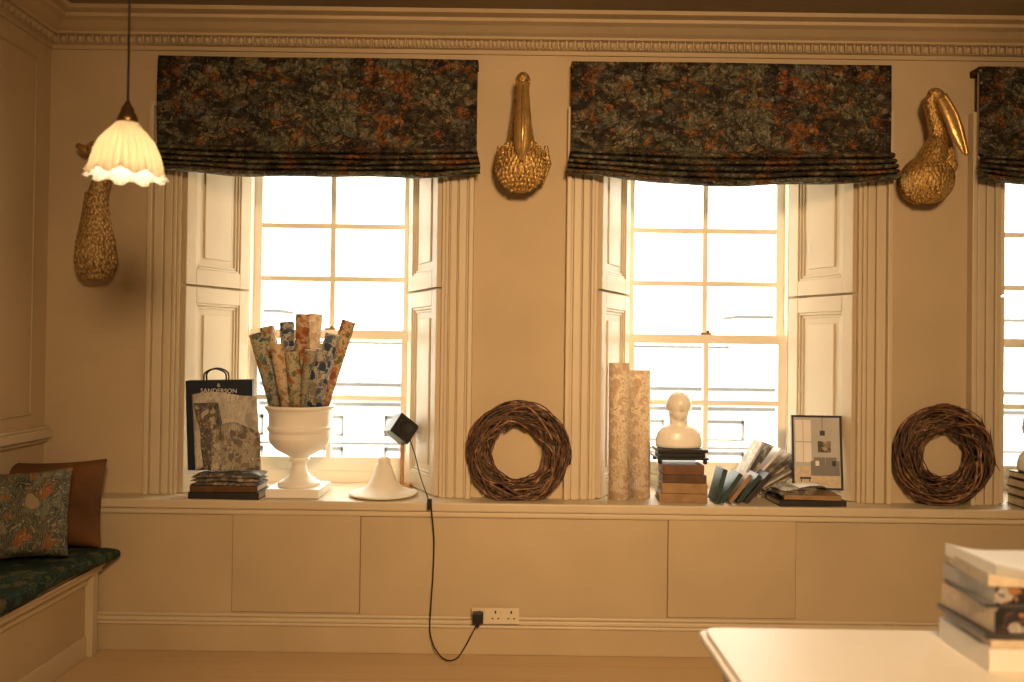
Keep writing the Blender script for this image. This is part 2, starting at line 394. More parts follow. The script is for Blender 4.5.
# ------------------------------------------------------------------ windows
def window(c, name):
    steps = [(0.0, 0.018, 0.022), (0.018, 0.034, 0.034), (0.034, 0.042, 0.022), (0.042, 0.076, 0.028),
             (0.076, 0.084, 0.018), (0.084, 0.122, 0.032), (0.122, 0.134, 0.026), (0.134, 0.158, 0.050)]
    for sg in (-1, 1):
        b = MB()
        for a0, a1, d in steps:
            xa, xb = sorted((c+sg*(0.65+a0), c+sg*(0.65+a1)))
            b.box(xa, xb, -d, 0.0, ZS, ZH+a1, 'trim')
        b.fin('trim_architrave', bevel=0.004)
    b = MB()
    for a0, a1, d in steps: b.box(c-0.65-a0, c+0.65+a0, -d, 0, ZH+a0, ZH+a1, 'trim')
    b.fin('trim_architrave_head', bevel=0.003)
    for sg in (-1, 1):
        b = MB()
        A = Vector((c+sg*0.65, 0.002, 0)); B = Vector((c+sg*0.458, 0.374, 0)); L = (B-A).length
        ang = math.atan2(B.y-A.y, B.x-A.x)
        T = Matrix.Translation(A) @ Matrix.Rotation(ang, 4, 'Z')
        o = -1 if sg == -1 else 1
        def bx(x0, x1, d0, d1, z0, z1, m='trim'):
            y0, y1 = sorted((o*d0, o*d1)); b.box(x0, x1, y0, y1, z0, z1, m, T)
        for z0, z1 in ((ZS+0.005, 1.765), (1.777, 2.51)):
            st = 0.065
            bx(0, st, 0, .028, z0, z1); bx(L-st, L, 0, .028, z0, z1)
            bx(st, L-st, 0, .028, z0, z0+.08); bx(st, L-st, 0, .028, z1-.08, z1)
            bx(st, L-st, 0, .008, z0+.08, z1-.08)
            for e, d in ((0.0, .022), (0.014, .015)):
                w = 0.013
                bx(st+e, st+e+w, 0, d, z0+.08+e, z1-.08-e); bx(L-st-e-w, L-st-e, 0, d, z0+.08+e, z1-.08-e)
                bx(st+e, L-st-e, 0, d, z0+.08+e, z0+.08+e+w); bx(st+e, L-st-e, 0, d, z1-.08-e-w, z1-.08-e)
            bx(st+.06, L-st-.06, 0, .016, z0+.14, z1-.14)
        b.fin('window_shutter', bevel=0.003)
    b = MB()
    for sg in (-1, 1):
        xa, xb = sorted((c+sg*0.455, c+sg*0.438)); b.box(xa, xb, 0.39, 0.52, ZS, ZH, 'sash')
    b.box(c-.455, c+.455, 0.39, 0.52, 2.47, ZH, 'sash'); b.box(c-.455, c+.455, 0.40, 0.56, ZS-0.01, 0.79, 'sash')
    def sash(y0, y1, z0, z1, rb, rt, hs):
        x0, x1 = c-.438, c+.438; s = 0.042
        b.box(x0, x0+s, y0, y1, z0, z1, 'sash'); b.box(x1-s, x1, y0, y1, z0, z1, 'sash')
        b.box(x0+s, x1-s, y0, y1, z0, z0+rb, 'sash'); b.box(x0+s, x1-s, y0, y1, z1-rt, z1, 'sash')
        b.box(c-.014, c+.014, y0+.002, y1-.002, z0+rb, z1-rt, 'sash')
        for h in hs:
            b.box(x0+s, c-.014, y0+.004, y1-.004, h-.014, h+.014, 'sash'); b.box(c+.014, x1-s, y0+.004, y1-.004, h-.014, h+.014, 'sash')
        ym = y1-.008
        b.box(x0+s, x1-s, ym-.001, ym+.001, z0+rb, z1-rt, 'glass')
    sash(0.41, 0.445, 0.785, 1.565, 0.08, 0.05, [1.19])
    sash(0.455, 0.49, 1.52, 2.49, 0.045, 0.05, [1.85, 2.145])
    b.box(c-.03, c+.03, 0.41, 0.43, 1.565, 1.576, 'brass'); b.ell((c+.01, 0.415, 1.582), (.012, .010, .010), 'brass', seg=10)
    b.fin(name)
for i, c in enumerate(WC): window(c, 'window_%d' % (i+1))

# ------------------------------------------------------------------ roman blinds
def blind(c, hw, seed, sag, zf):
    b = MB(); zt = 2.89
    rnd = random.Random(seed)
    prof = []
    for i in range(13): prof.append((-0.085-0.006*math.sin(i/12*3.1), zt+(zf-zt)*i/12, 0))
    z = zf; nf = 5; hts = [0.028, 0.025, 0.025, 0.023, 0.025]
    for k in range(nf):
        h = hts[k]
        for j in range(1, 9):
            t = j/8
            prof.append((-0.082-0.005*k-0.046*math.sin(math.pi*min(1, t))**0.7, z-h*t-0.006*math.sin(math.pi*t), (k+t)/nf))
        z -= h
    ph = [rnd.uniform(0, 6) for _ in range(8)]
    def fn(i, j):
        idx = min(len(prof)-1, int(round(j*(len(prof)-1)))); y, zz, q = prof[idx]
        u = i*2-1
        w = hw+0.02*min(1, q*1.5)
        s = -(sag*(1-u*u)*q*1.2+0.010*(1-u*u)*(1 if q > 0 else 0)+0.3*sag*(u+1)*.5*q)
        s += 0.004*q*math.sin(u*5+ph[0])+0.003*q*math.sin(u*11+ph[1]+q*5)
        yy = y+0.004*math.sin(u*4+ph[2]+zz*6)+0.007*q*math.sin(u*7+ph[3]+q*9)
        return Vector((c+u*w, yy, zz+s))
    b.grid(fn, 60, len(prof)-1, 'blind')
    b.box(c-hw+0.005, c+hw-0.005, -0.068, -0.060, 2.36, zt-0.005, 'blindlining')
    b.box(c-hw, c+hw, -0.08, -0.001, zt-0.03, zt, 'blind')
    ob = b.fin('roman_blind', solid=0.003)
blind(WC[0]+.035, 0.785, 1, 0.016, 2.455); blind(WC[1]-.010, 0.785, 2, 0.030, 2.46); blind(WC[2]-.01, 0.79, 3, 0.03, 2.46)

# ------------------------------------------------------------------ wreaths
def wreath(px, py, ro, ri, seed):
    rnd = random.Random(seed); b = MB(); yc = -0.078
    cx, cz = pos(px, py, yc); R0 = (ro+ri)/2; r0 = (ro-ri)/2
    for k in range(92):
        a0 = rnd.uniform(0, 6.28); span = rnd.uniform(2.0, 5.0)*rnd.choice((1, 1, -1)); ph = rnd.uniform(0, 6.28)
        tw = rnd.uniform(-1.5, 1.5); rr = r0*math.sqrt(rnd.uniform(0.25, 0.98)); th = rnd.uniform(0.0028, 0.0070)
        w1 = rnd.uniform(0, 6); am = rnd.uniform(0.003, 0.011); n = 34; pts = []; rad = []
        for i in range(n+1):
            t = i/n; a = a0+span*t; q = ph+tw*span*t
            rad_ = R0+rr*math.cos(q)+am*math.sin(a*5+w1)
            zz_ = cz+rad_*math.sin(a)
            pts.append((cx+rad_*math.cos(a), min(-.004, yc+0.62*rr*math.sin(q)+am*.5*math.cos(a*6+w1)), max(ZS+.007, zz_)))
            rad.append(th*(1-0.5*t))
        b.tube(pts, rad, rnd.choice(('twig', 'twig', 'twig2', 'twig2', 'twig3')), seg=5)
    for k in range(20):
        a = rnd.uniform(0, 6.28); rs = R0+rnd.choice((-.6, .8, .8))*r0; d = rnd.choice((1, -1))
        if math.sin(a) < -0.55: continue
        p = Vector((cx+rs*math.cos(a), yc-0.02, cz+rs*math.sin(a)))
        tdir = Vector((-math.sin(a)*d, rnd.uniform(-.4, .1), math.cos(a)*d)); o = Vector((math.cos(a), 0, math.sin(a)))*rnd.uniform(.1, .4)
        L = rnd.uniform(.03, .07); b.tube([p, p+(tdir+o*.5)*L*.5, p+(tdir+o)*L], [.003, .0025, .0012], 'twig', seg=5)
    b.fin('twig_wreath')
wreath(518, 453, 0.255, 0.125, 5); wreath(944, 455, 0.248, 0.105, 9)

# ------------------------------------------------------------------ gilded bird wall mounts
def feathers(b, c, r, rows, mat='gold', lo=-0.92, hi=0.92):
    for i in range(rows):
        zz = lo+(hi-lo)*i/(rows-1); rr = math.sqrt(max(0.02, 1-zz*zz)); n = max(5, int(19*rr))
        for j in range(n):
            a = math.pi+math.pi*(j+(0.5 if i % 2 else 0))/n
            p = Vector((c[0]+r[0]*rr*math.cos(a), c[1]+r[1]*rr*math.sin(a), c[2]+r[2]*zz))
            b.ell(p, (0.0085, 0.0045, 0.014), mat, seg=8)
def pelican_front():
    y = -0.13
    X = lambda px, py, yy=y: tuple(P(px, py, yy))
    b = MB()
    c = X(521, 166); b.ell(c, (0.122, 0.10, 0.128), 'gold', fn=lambda q: Vector((q.x*(1-0.25*max(0, q.z)), q.y, q.z)))
    b.ell((c[0], -0.035, c[2]), (0.10, 0.03, 0.115), 'gold')
    feathers(b, c, (0.122, 0.10, 0.128), 14)
    pts = smoothpts([X(521, 170, -.10), X(521, 142, -.10), X(521, 115, -.09), X(522, 92, -.10), X(523, 82, -.14)], 6)
    b.tube(pts, lerp_list([0.09, 0.068, 0.045, 0.036, 0.032], 6), 'gold', seg=16)
    b.ell(X(523, 81, -.15), (0.037, 0.05, 0.042), 'gold')
    for s, px in ((1, 546), (-1, 499)):
        for k in range(3):
            b.tube([X(px-s*k*4, 146+k*5, -.11), X(px-s*(k*4-2), 164+k*4, -.12), X(px-s*(k*4+3), 183, -.11)], [.010, .018, .007], 'gold', seg=8, flat=.6)
    ob = b.fin('gilded_pelican_wall_mount', remesh=0.0035, smoothit=1)
    b = MB()
    pts = smoothpts([X(523, 83, -.185), X(523, 100, -.20), X(523, 125, -.225), X(522, 145, -.235), X(522, 158, -.245)], 6)
    b.tube(pts, lerp_list([0.026, 0.033, 0.042, 0.040, 0.012], 6), 'goldsm', seg=16, flat=0.6)
    b.tube([X(523, 86, -.20), X(523, 120, -.248), X(522, 160, -.265)], [.009, .009, .010], 'goldsm', seg=8)
    for s in (-1, 1): b.ell(X(523+s*6, 82, -.18), (.007, .007, .007), 'goldsm', seg=8)
    b.fin('bill', parent=ob)
def pelican_side():
    y = -0.12
    X = lambda px, py, yy=y: tuple(P(px, py, yy))
    b = MB()
    c = X(927, 180); b.ell(c, (0.128, 0.095, 0.112), 'gold', rot=(0, 25, 0)); feathers(b, c, (0.122, 0.093, 0.110), 14)
    b.ell((c[0], -0.035, c[2]), (0.10, 0.03, 0.105), 'gold')
    pts = smoothpts([X(924, 178), X(933, 155), X(938, 137), X(934, 118), X(930, 103, -.13), X(936, 95, -.14)], 6)
    b.tube(pts, lerp_list([0.09, 0.066, 0.042, 0.034, 0.03, 0.03], 6), 'gold', seg=14)
    b.ell(X(936, 96, -.14), (0.045, 0.035, 0.036), 'gold', rot=(0, 35, 0))
    for k in range(3):
        b.tube([X(945+k*3, 148, -.12), X(951+k*2, 165, -.12), X(946+k*2, 186, -.11)], [.010, .016, .006], 'gold', seg=8, flat=.6)
    ob = b.fin('gilded_pelican_wall_mount', remesh=0.0035, smoothit=1)
    b = MB()
    pts = smoothpts([X(941, 97, -.16), X(949, 112, -.175), X(957, 132, -.19), X(965, 153, -.20)], 6)
    b.tube(pts, lerp_list([0.028, 0.036, 0.036, 0.012], 6), 'goldsm', seg=14, flat=.5)
    pts = smoothpts([X(944, 95, -.17), X(955, 113, -.19), X(962, 134, -.20), X(967, 155, -.21)], 6)
    b.tube(pts, lerp_list([0.014, 0.013, 0.012, 0.010], 6), 'goldsm', seg=8)
    b.ell(X(939, 94, -.172), (.007, .007, .007), 'goldsm', seg=8)
    b.fin('bill', parent=ob)
def swan():
    y = -0.10
    X = lambda px, py, yy=y: tuple(P(px, py, yy))
    b = MB()
    pts = smoothpts([X(98, 280), X(98, 262), X(96, 240), X(95, 215), X(99, 190), X(106, 168), X(106, 152), X(98, 146)], 6)
    b.tube(pts, lerp_list([0.045, 0.092, 0.086, 0.058, 0.045, 0.038, 0.036, 0.035], 6), 'gold2', seg=16)
    b.ell(X(98, 260, -.06), (.08, .055, .09), 'gold2')
    b.ell(X(96, 148), (.05, .034, .036), 'gold2', rot=(0, -10, 0))
    for i in range(18):
        py = 277-i*4.8; w = [0.06, .08, .09, .093, .093, .092, .09, .087, .083, .078, .073, .068, .064, .06, .057, .054, .05, .048][i]
        for j in range(11):
            a = math.pi+math.pi*(j+(.5 if i % 2 else 0))/11
            p = Vector(X(97, py)); b.ell((p.x+w*math.cos(a), p.y+w*.95*math.sin(a), p.z), (.011, .006, .016), 'gold2', seg=8)
    ob = b.fin('gilded_swan_wall_mount', remesh=0.0035, smoothit=1)
    b = MB()
    b.tube([X(93, 149), X(84, 149), X(77, 145)], [.026, .02, .012], 'goldsm', seg=10, flat=.7)
    b.fin('bill', parent=ob)
pelican_front(); pelican_side(); swan()

# ------------------------------------------------------------------ pendant lamp
def pendant(x, y, zr, name='pendant_lamp', lit=30):
    b = MB(); T = Matrix.Translation((x, y, zr)) @ Matrix.Diagonal((.87, .87, .97, 1))
    pr = [(0.026, 0.182), (0.040, 0.172), (0.050, 0.160), (0.070, 0.140), (0.092, 0.112), (0.106, 0.080), (0.114, 0.050), (0.120, 0.025), (0.130, 0.006), (0.136, 0.0)]
    def mod(a, r, z):
        t = 1-z/.182; k = 30
        return r*(1+0.05*min(1, t*2)*math.cos(a*k)), z+0.008*max(0, (t-.7)/.3)*math.cos(a*10)
    b.lathe(pr, 'shade', T, seg=240, mod=mod)
    b.lathe([(r-0.003, z) for r, z in pr][::-1], 'shade', T, seg=240, mod=mod)
    b.lathe([(0.0, 0.245), (0.008, 0.245), (0.012, 0.232), (0.020, 0.225), (0.024, 0.208), (0.030, 0.200), (0.036, 0.185), (0.036, 0.170), (0.0, 0.170)], 'brass', T, seg=24)
    b.tube([(x, y, zr+0.235), (x, y, ZC-0.02)], 0.0035, 'black', seg=8)
    b.lathe([(0, 0), (0.05, 0), (0.045, -0.02), (0.01, -0.03), (0, -0.03)], 'brass', Matrix.Translation((x, y, ZC)), seg=24)
    b.ell((x, y, zr+0.09), (0.026, 0.026, 0.034), 'bulb', seg=16)
    b.fin(name)
    l = bpy.data.lights.new('pendant_bulb_light', 'POINT'); l.energy = lit; l.color = (1, 0.82, 0.56); l.shadow_soft_size = 0.03
    o = bpy.data.objects.new('pendant_bulb_light', l); o.location = (x, y, zr+0.035); sc.collection.objects.link(o)
lx, lz = pos(126.5, 177, -1.5)
pendant(lx, -1.5, lz, lit=1.5)

# ------------------------------------------------------------------ helpers for small things
def align(p0, p1):
    d = (Vector(p1)-Vector(p0)); q = d.to_track_quat('Z', 'Y')
    return Matrix.Translation(Vector(p0)) @ q.to_matrix().to_4x4(), d.length
def paper_roll(b, p0, p1, r, mat):
    T, L = align(p0, p1)
    b.lathe([(0.0, 0.0), (r, 0.0), (r, L)], mat, T, seg=24)
    b.lathe([(r, L), (r*.72, L), (r*.70, L-.05), (0, L-.05)], 'page', T, seg=24, smooth=False)
def book(b, c, d, cover, rot=(0, 0, 0)):
    T = Matrix.Translation(Vector(c)) @ Euler([R(a) for a in rot]).to_matrix().to_4x4()
    w, l, h = d; t = 0.0035
    b.box(-w/2, w/2, -l/2, l/2, -h/2, -h/2+t, cover, T); b.box(-w/2, w/2, -l/2, l/2, h/2-t, h/2, cover, T)
    b.box(-w/2, w/2, -l/2-.002, -l/2+t, -h/2, h/2, cover, T); b.box(-w/2+.005, w/2-.005, -l/2+t, l/2-.005, -h/2+t, h/2-t, 'page', T)
def cloth(b, x0, x1, y0, y1, z0, th, mat, seed, n=14, rot=0):
    rnd = random.Random(seed); ph = [rnd.uniform(0, 6) for _ in range(6)]; cx, cy = (x0+x1)/2, (y0+y1)/2
    for L in range(3):
        def top(i, j, L=L):
            x = x0+(x1-x0)*i; y = y0+(y1-y0)*j
            e = min(1, 8*min(i, 1-i, j, 1-j)+0.15)
            z = z0+th*(L+e*0.95)/3+0.004*math.sin(i*9+ph[L])*math.sin(j*7+ph[L+1])
            dx, dy = x-cx, y-cy; a = R(rot+L*3)
            return Vector((cx+dx*math.cos(a)-dy*math.sin(a), cy+dx*math.sin(a)+dy*math.cos(a), z))
        b.grid(top, n, n, mat)
        def bot(i, j, L=L):
            v = top(i, 1-j, L); v.z = z0+th*L/3+0.001; return v
        b.grid(bot, n, n, mat)

# urn with wallpaper rolls
ux, uy = P(299, 492, 0.03).x, 0.03
b = MB(); T = Matrix.Translation((ux, uy, ZS))
pr = [(0.0, .045), (0.105, .045), (0.105, .06), (0.085, .072), (0.06, .088), (0.042, .115), (0.036, .145), (0.040, .16), (0.052, .168), (0.052, .178), (0.044, .186),
      (0.07, .20), (0.115, .225), (0.142, .255), (0.154, .285), (0.150, .31), (0.160, .325), (0.160, .338), (0.152, .345), (0.154, .40), (0.164, .425), (0.174, .432), (0.174, .445), (0.162, .447), (0.150, .43), (0.138, .34), (0.10, .25), (0.0, .23)]
b.lathe(pr, 'white', T, seg=56)
b.box(ux-.13, ux+.13, uy-.13, uy+.13, ZS+.001, ZS+.045, 'white')
b.fin('white_footed_urn', bevel=0.004)
b = MB()
rolls = [((276, 405), (256, 334), 'w4', .05), ((284, 405), (267, 327), 'w2', .09), ((291, 405), (287, 322), 'w3', .03), ((302, 405), (303, 314), 'w5', .0),
         ((307, 405), (316, 314), 'w6', .10), ((315, 405), (333, 334), 'w3', -.03), ((322, 405), (349, 321), 'w5', .06), ((314, 405), (322, 344), 'w1', .13), ((288, 405), (277, 344), 'w1', -.04),
         ((297, 405), (292, 352), 'w2', -.06), ((318, 402), (340, 338), 'w6', .11), ((306, 404), (312, 350), 'w4', -.06), ((310, 404), (324, 350), 'w3', -.07)]
for (a, c_, m, yy) in rolls:
    p1 = P(c_[0], c_[1], yy); p0 = P(a[0], a[1], 0.03+(yy-.03)*.8)
    d = (p1-p0).normalized(); paper_roll(b, p0-d*.05, p1, 0.036, m)
b.fin('wallpaper_roll_bundle')

# books + swatches under the sample bag
b = MB(); yb = -.05
xs0 = P(196, 490, yb).x; xs1 = P(266, 490, yb).x; xm = (xs0+xs1)/2
book(b, (xm, yb, ZS+.017), (xs1-xs0, .19, .032), 'bookdark', (0, 0, -2)); book(b, (xm-.005, yb, ZS+.050), (xs1-xs0-.02, .185, .030), 'bookbrown', (0, 0, 1))
cloth(b, xs0+.005, xs1-.015, yb-.09, yb+.085, ZS+.066, .055, 'cloth2', 3, rot=-3)
b.fin('stacked_sample_books', bevel=0.002)
b = MB(); yf = -.075; zb = ZS+.128
TB = Euler((R(3), R(-1.5), R(5))).to_matrix().to_4x4()
TB.translation = Vector((P(188, 468, yf).x, yf, zb))
W_ = .315; H_ = P(200, 381, yf).z-zb
b.box(0, W_, 0, .004, 0, H_, 'navy', TB); b.box(0, W_, .045, .049, 0, H_, 'navy', TB)
b.box(0, .004, 0, .049, 0, H_, 'navy', TB); b.box(W_-.004, W_, 0, .049, 0, H_, 'navy', TB); b.box(0, W_, 0, .049, 0, .004, 'navy', TB)
for yy in (.002, .047):
    b.tube([TB @ v for v in smoothpts([Vector((.09, yy, H_-.02)), Vector((.09, yy, H_+.035)), Vector((.14, yy, H_+.058)), Vector((.19, yy, H_+.035)), Vector((.19, yy, H_-.02))], 6)], .0035, 'black', seg=6)
b.grid(lambda i, j: TB @ Vector((.03+.31*i+.02*j, -.006-.014*abs(math.sin(i*7+j*2))-.03*j*j, (H_-.075)*(1-j)+.01+.012*math.sin(i*5))), 24, 20, 'cloth3')
b.grid(lambda i, j: TB @ Vector((.04+.12*i+.05*j, -.020-.012*math.sin(i*5)**2-.03*j*j, (H_-.12)*(1-j)+.015)), 12, 14, 'cloth2')
b.grid(lambda i, j: TB @ Vector((.13+.23*i, -.032-.014*math.sin(i*9+2)**2-.03*j*j, (H_*.46+.03*math.sin(i*4))*(1-j)+.005)), 18, 12, 'cloth')
bag = b.fin('fabric_sample_bag', solid=0.002)
def text(body, loc, size, mat, rot, parent, name='label_text'):
    cu = bpy.data.curves.new(name, 'FONT'); cu.body = body; cu.size = size; cu.align_x = 'CENTER'; cu.align_y = 'CENTER'; cu.extrude = 0.0004
    cu.materials.append(M[mat]); o = bpy.data.objects.new(name, cu); sc.collection.objects.link(o)
    o.rotation_euler = [R(a) for a in rot]; o.parent = parent; o.location = Vector(loc)-parent.location
    return o
text('SANDERSON', TB @ Vector((W_/2, -.005, H_-.050)), .030, 'paper', (93, 0, 5), bag)
text('&', TB @ Vector((W_/2, -.005, H_-.022)), .024, 'paper', (93, 0, 5), bag, 'crest_text')

# white funnel-shaped ornament
b = MB(); c = P(382, 498, -.02); T = Matrix.Translation((c.x, .02, ZS+.001))
b.lathe([(0, 0), (.13, 0), (.165, .006), (.172, .013), (.165, .017), (.13, .020), (.098, .034), (.078, .058), (.061, .088), (.048, .12), (.038, .15), (.031, .160), (.034, .170), (.030, .184), (.018, .192), (0, .195)], 'chalk', T, seg=56)
b.fin('white_cone_ornament')

# spotlight on wooden stand
b = MB(); yl = 0.25
c = P(402, 485, yl); b.cbox((c.x, yl, ZS+.011), (.09, .10, .02), 'wood')
b.tube([(c.x, yl, ZS+.02), (c.x-.002, yl, P(403, 440, yl).z)], .011, 'wood', seg=12)
h = P(401, 429, yl-.02)
T = Matrix.Translation(h) @ Euler((R(-12), R(38), R(25))).to_matrix().to_4x4()
b.box(-.062, .062, -.05, .05, -.058, .058, 'black', T)
b.lathe([(.036, 0), (.045, .0), (.045, .012), (.038, .012), (.036, .004), (0, .004)], 'black', T @ Matrix.Translation((0.0, -.05, 0)) @ Matrix.Rotation(R(90), 4, 'X'), seg=20)
b.fin('desk_spotlight', bevel=0.003)
b = MB()
cp = [P(410, 440, .24), P(415, 455, .16), P(420, 475, 0.05), Vector((P(428, 494, -.1).x, -.1, ZS+.012)), Vector((P(431, 499, -.15).x, -.166, ZS+.004)), Vector((P(432, 510, -.17).x, -.172, ZS-.05)),
      P(434, 540, -.15), P(433, 575, -.15), P(431, 605, -.165), P(430, 632, -.17), P(436, 650, -.2), P(446, 660, -.24), P(457, 658, -.24), P(466, 645, -.22), P(474, 630, -.2), P(478, 621, -.175)]
for p in cp: p.z = max(p.z, .006)
b.tube(smoothpts(cp, 8), .0035, 'black', seg=8)
b.cbox((P(430, 499, -.155).x, -.172, ZS-.004), (.022, .02, .05), 'black')
b.fin('power_cord', bevel=0.002)
b = MB()
a = P(472, 607, YB-.03); c = P(519, 623, YB-.03)
b.box(a.x, c.x, YB-.048, YB-.036, c.z, a.z, 'socket')
n = 3; w = (c.x-a.x)/n
for i in range(n):
    xx = a.x+w*(i+.5); zz = (a.z+c.z)/2
    b.box(xx-.004, xx+.004, YB-.0495, YB-.047, zz+.012, zz+.026, 'bookdark')
    for s_ in (-1, 1): b.box(xx+s_*.014-.005, xx+s_*.014+.005, YB-.0495, YB-.047, zz-.014, zz-.008, 'bookdark')
    b.box(xx+.024, xx+.034, YB-.053, YB-.047, zz+.008, zz+.028, 'socket')
pc = P(478, 617, YB-.06)
b.fin('wall_socket', bevel=0.003)
b = MB(); b.cbox((pc.x, YB-.068, pc.z), (.05, .034, .05), 'black'); b.tube([(pc.x, YB-.07, pc.z-.02), (pc.x, YB-.075, pc.z-.045)], .008, 'black')
b.fin('power_plug', bevel=0.008)

# ------------------------------------------------------------------ window 2 shelf items
for px, py, yy in ((619, 363, .0), (640, 370, .07)):
    b = MB(); p = P(px, 480, yy); top = P(px, py, yy)
    paper_roll(b, (p.x, yy, ZS+.001), (p.x-.003, yy+.01, top.z), .052, 'w6'); b.fin('wallpaper_roll')
b = MB(); yb = .02
c = P(679, 405, yb); zt = P(679, 447, yb).z
b.ell((c.x, yb, P(679, 405, yb).z), (.062, .070, .074), 'white', fn=lambda q: Vector((q.x*(1-.15*max(0, -q.z)), q.y, q.z)))
b.ell((c.x, yb-.02, c.z-.042), (.044, .046, .038), 'white'); b.ell((c.x, yb-.070, c.z-.012), (.008, .013, .018), 'white', seg=12)
b.tube([(c.x, yb+.01, c.z-.03), (c.x, yb+.008, c.z-.09), (c.x, yb+.008, c.z-.14)], [.050, .046, .058], 'white', seg=24)
b.lathe([(0, 0), (.110, 0), (.118, .012), (.116, .045), (.106, .075), (.084, .098), (.055, .112), (0, .118)], 'white', Matrix.Translation((c.x, yb, zt)) @ Matrix.Diagonal((1, .6, 1, 1)), seg=40)
for s_ in (-1, 1): b.ell((c.x+s_*.061, yb+.005, c.z-.01), (.006, .014, .02), 'white', seg=10)
b.fin('mannequin_head_bust', remesh=0.004, smoothit=4)
b = MB(); z1 = zt-.002
x0 = P(655, 455, yb).x; x1 = P(704, 455, yb).x
b.box(x0, x1, yb-.09, yb+.09, z1-.018, z1, 'black'); b.box(x0+.012, x1-.012, yb-.08, yb+.08, z1-.04, z1-.018, 'black')
b.box(x0-.004, x1+.004, yb-.094, yb+.094, z1-.052, z1-.04, 'black')
for sx in (x0+.012, x1-.012):
    for sy in (-.075, .075): b.ell((sx, yb+sy, z1-.062), (.012, .012, .012), 'black', seg=12)
b.fin('black_display_stand', bevel=0.003)
b = MB(); z = ZS; top = z1-.075; hs = [.24, .28, .22, .26]; tot = sum(hs)
mats = ['booktan', 'booktan', 'bookbrown', 'bookrust']
xm = P(681, 485, yb).x
for i, h in enumerate(hs):
    t = (top-ZS)*h/tot; book(b, (xm+random.uniform(-.008, .008), yb, z+t/2), (.235-.012*i, .19, t-.002), mats[i], (0, 0, random.uniform(-4, 4))); z += t
b.fin('book_stack', bevel=0.0015)
b = MB(); yb = -.03
for i, (px, ang, m, hh, t) in enumerate([(719, 14, 'bookteal', .17, .022), (724, 34, 'bookteal', .17, .022), (733, 37, 'booktan', .17, .018), (741, 39, 'bookteal', .17, .022), (749, 41, 'bookdark', .18, .024)]):
    x = P(px-8, 498, yb).x
    a = R(ang); cx = x+math.sin(a)*hh/2+math.cos(a)*t/2; cz = ZS+math.cos(a)*hh/2+math.sin(a)*t/2+.001
    T = Matrix.Translation((cx, yb+.003*i, cz)) @ Matrix.Rotation(a, 4, 'Y')
    b.box(-t/2, -t/2+.003, -.07, .07, -hh/2, hh/2, m, T); b.box(t/2-.003, t/2, -.07, .07, -hh/2, hh/2, m, T)
    b.box(-t/2, t/2, -.073, -.07, -hh/2, hh/2, m, T); b.box(-t/2+.003, t/2-.003, -.069, .066, -hh/2+.004, hh/2-.004, 'page', T)
b.fin('leaning_books', bevel=0.001)
b = MB(); yb = .16
for i in range(7):
    a = R(30+i*6); hh = .27; t = .012; x = P(733+i*4, 485, yb).x; cx = x+math.sin(a)*hh/2; cz = ZS+.05+math.cos(a)*hh/2
    T = Matrix.Translation((cx, yb-.006*i, cz)) @ Matrix.Rotation(a, 4, 'Y')
    b.box(-t/2, t/2, -.08, .08, -hh/2, hh/2, ['cloth3', 'cloth2', 'paper', 'cloth', 'cloth2', 'cloth3', 'cloth'][i], T)
x = P(750, 490, yb).x
b.box(x-.06, x+.18, yb-.08, yb+.08, ZS+.001, ZS+.05, 'cloth2')
b.fin('fabric_swatch_books', bevel=0.003)
b = MB(); yb = -.04
xa = P(772, 498, yb).x; xc = P(838, 498, yb).x; xm = (xa+xc)/2
book(b, (xm, yb, ZS+.016), (xc-xa, .19, .028), 'bookdark', (0, 0, 3)); book(b, (xm+.01, yb, ZS+.043), (.27, .18, .022), 'booktan', (0, 0, -4))
cloth(b, xm-.16, xm+.04, yb-.085, yb+.045, ZS+.056, .03, 'cloth', 8, rot=8)
b.grid(lambda i, j: Vector((xm-.06+.17*i, yb-.085+.12*j, ZS+.088+.012*math.sin(i*3.1))), 14, 4, 'paper')
b.fin('open_pattern_books')
b = MB(); y0 = .012
p00 = P(793, 484, y0); W = P(843, 450, y0).x-p00.x; zb0 = ZS+.058; H = P(820, 415, y0+.03).z-zb0; fr = .010
T = Matrix.Translation((p00.x, y0, zb0)) @ Euler((R(-6), 0, R(-3))).to_matrix().to_4x4()
for (xa, xb_, za, zb_) in ((0, W, 0, fr), (0, W, H-fr, H), (0, fr, fr, H-fr), (W-fr, W, fr, H-fr)): b.box(xa, xb_, 0, .016, za, zb_, 'bookdark', T)
b.box(fr, W-fr, .006, .014, fr, H-fr, 'lgrey', T)
g = lambda xa, xb_, za, zb_, m, d=.0055: b.box(fr+(W-2*fr)*xa, fr+(W-2*fr)*xb_, d, .0065, fr+(H-2*fr)*za, fr+(H-2*fr)*zb_, m, T)
# printed room scene: pale walls, tall window with glazing bars, pendant, grey sofa with cushions, low table, rug
g(0, 1, 0, .30, 'page'); g(.04, .38, .36, .96, 'paper', .005); g(.20, .215, .36, .96, 'lgrey', .0045); g(.04, .38, .64, .655, 'lgrey', .0045)
g(.62, .63, .80, 1, 'fdark', .005); g(.57, .68, .74, .81, 'fdark', .005)
g(.52, .80, .50, .66, 'cloth2', .005)
g(.36, .98, .17, .32, 'grey', .0045); g(.36, .43, .17, .38, 'grey', .004); g(.92, .98, .17, .38, 'grey', .004)
g(.43, .67, .31, .43, 'grey', .0043); g(.68, .92, .31, .43, 'grey', .0043); g(.46, .54, .31, .38, 'paper', .0036); g(.82, .90, .31, .38, 'bookteal', .0036)
g(.08, .42, .04, .08, 'page', .004); g(.12, .36, .12, .15, 'fdark', .0036); g(.14, .16, .05, .12, 'fdark', .0036); g(.32, .34, .05, .12, 'fdark', .0036)
b.fin('framed_interior_picture')

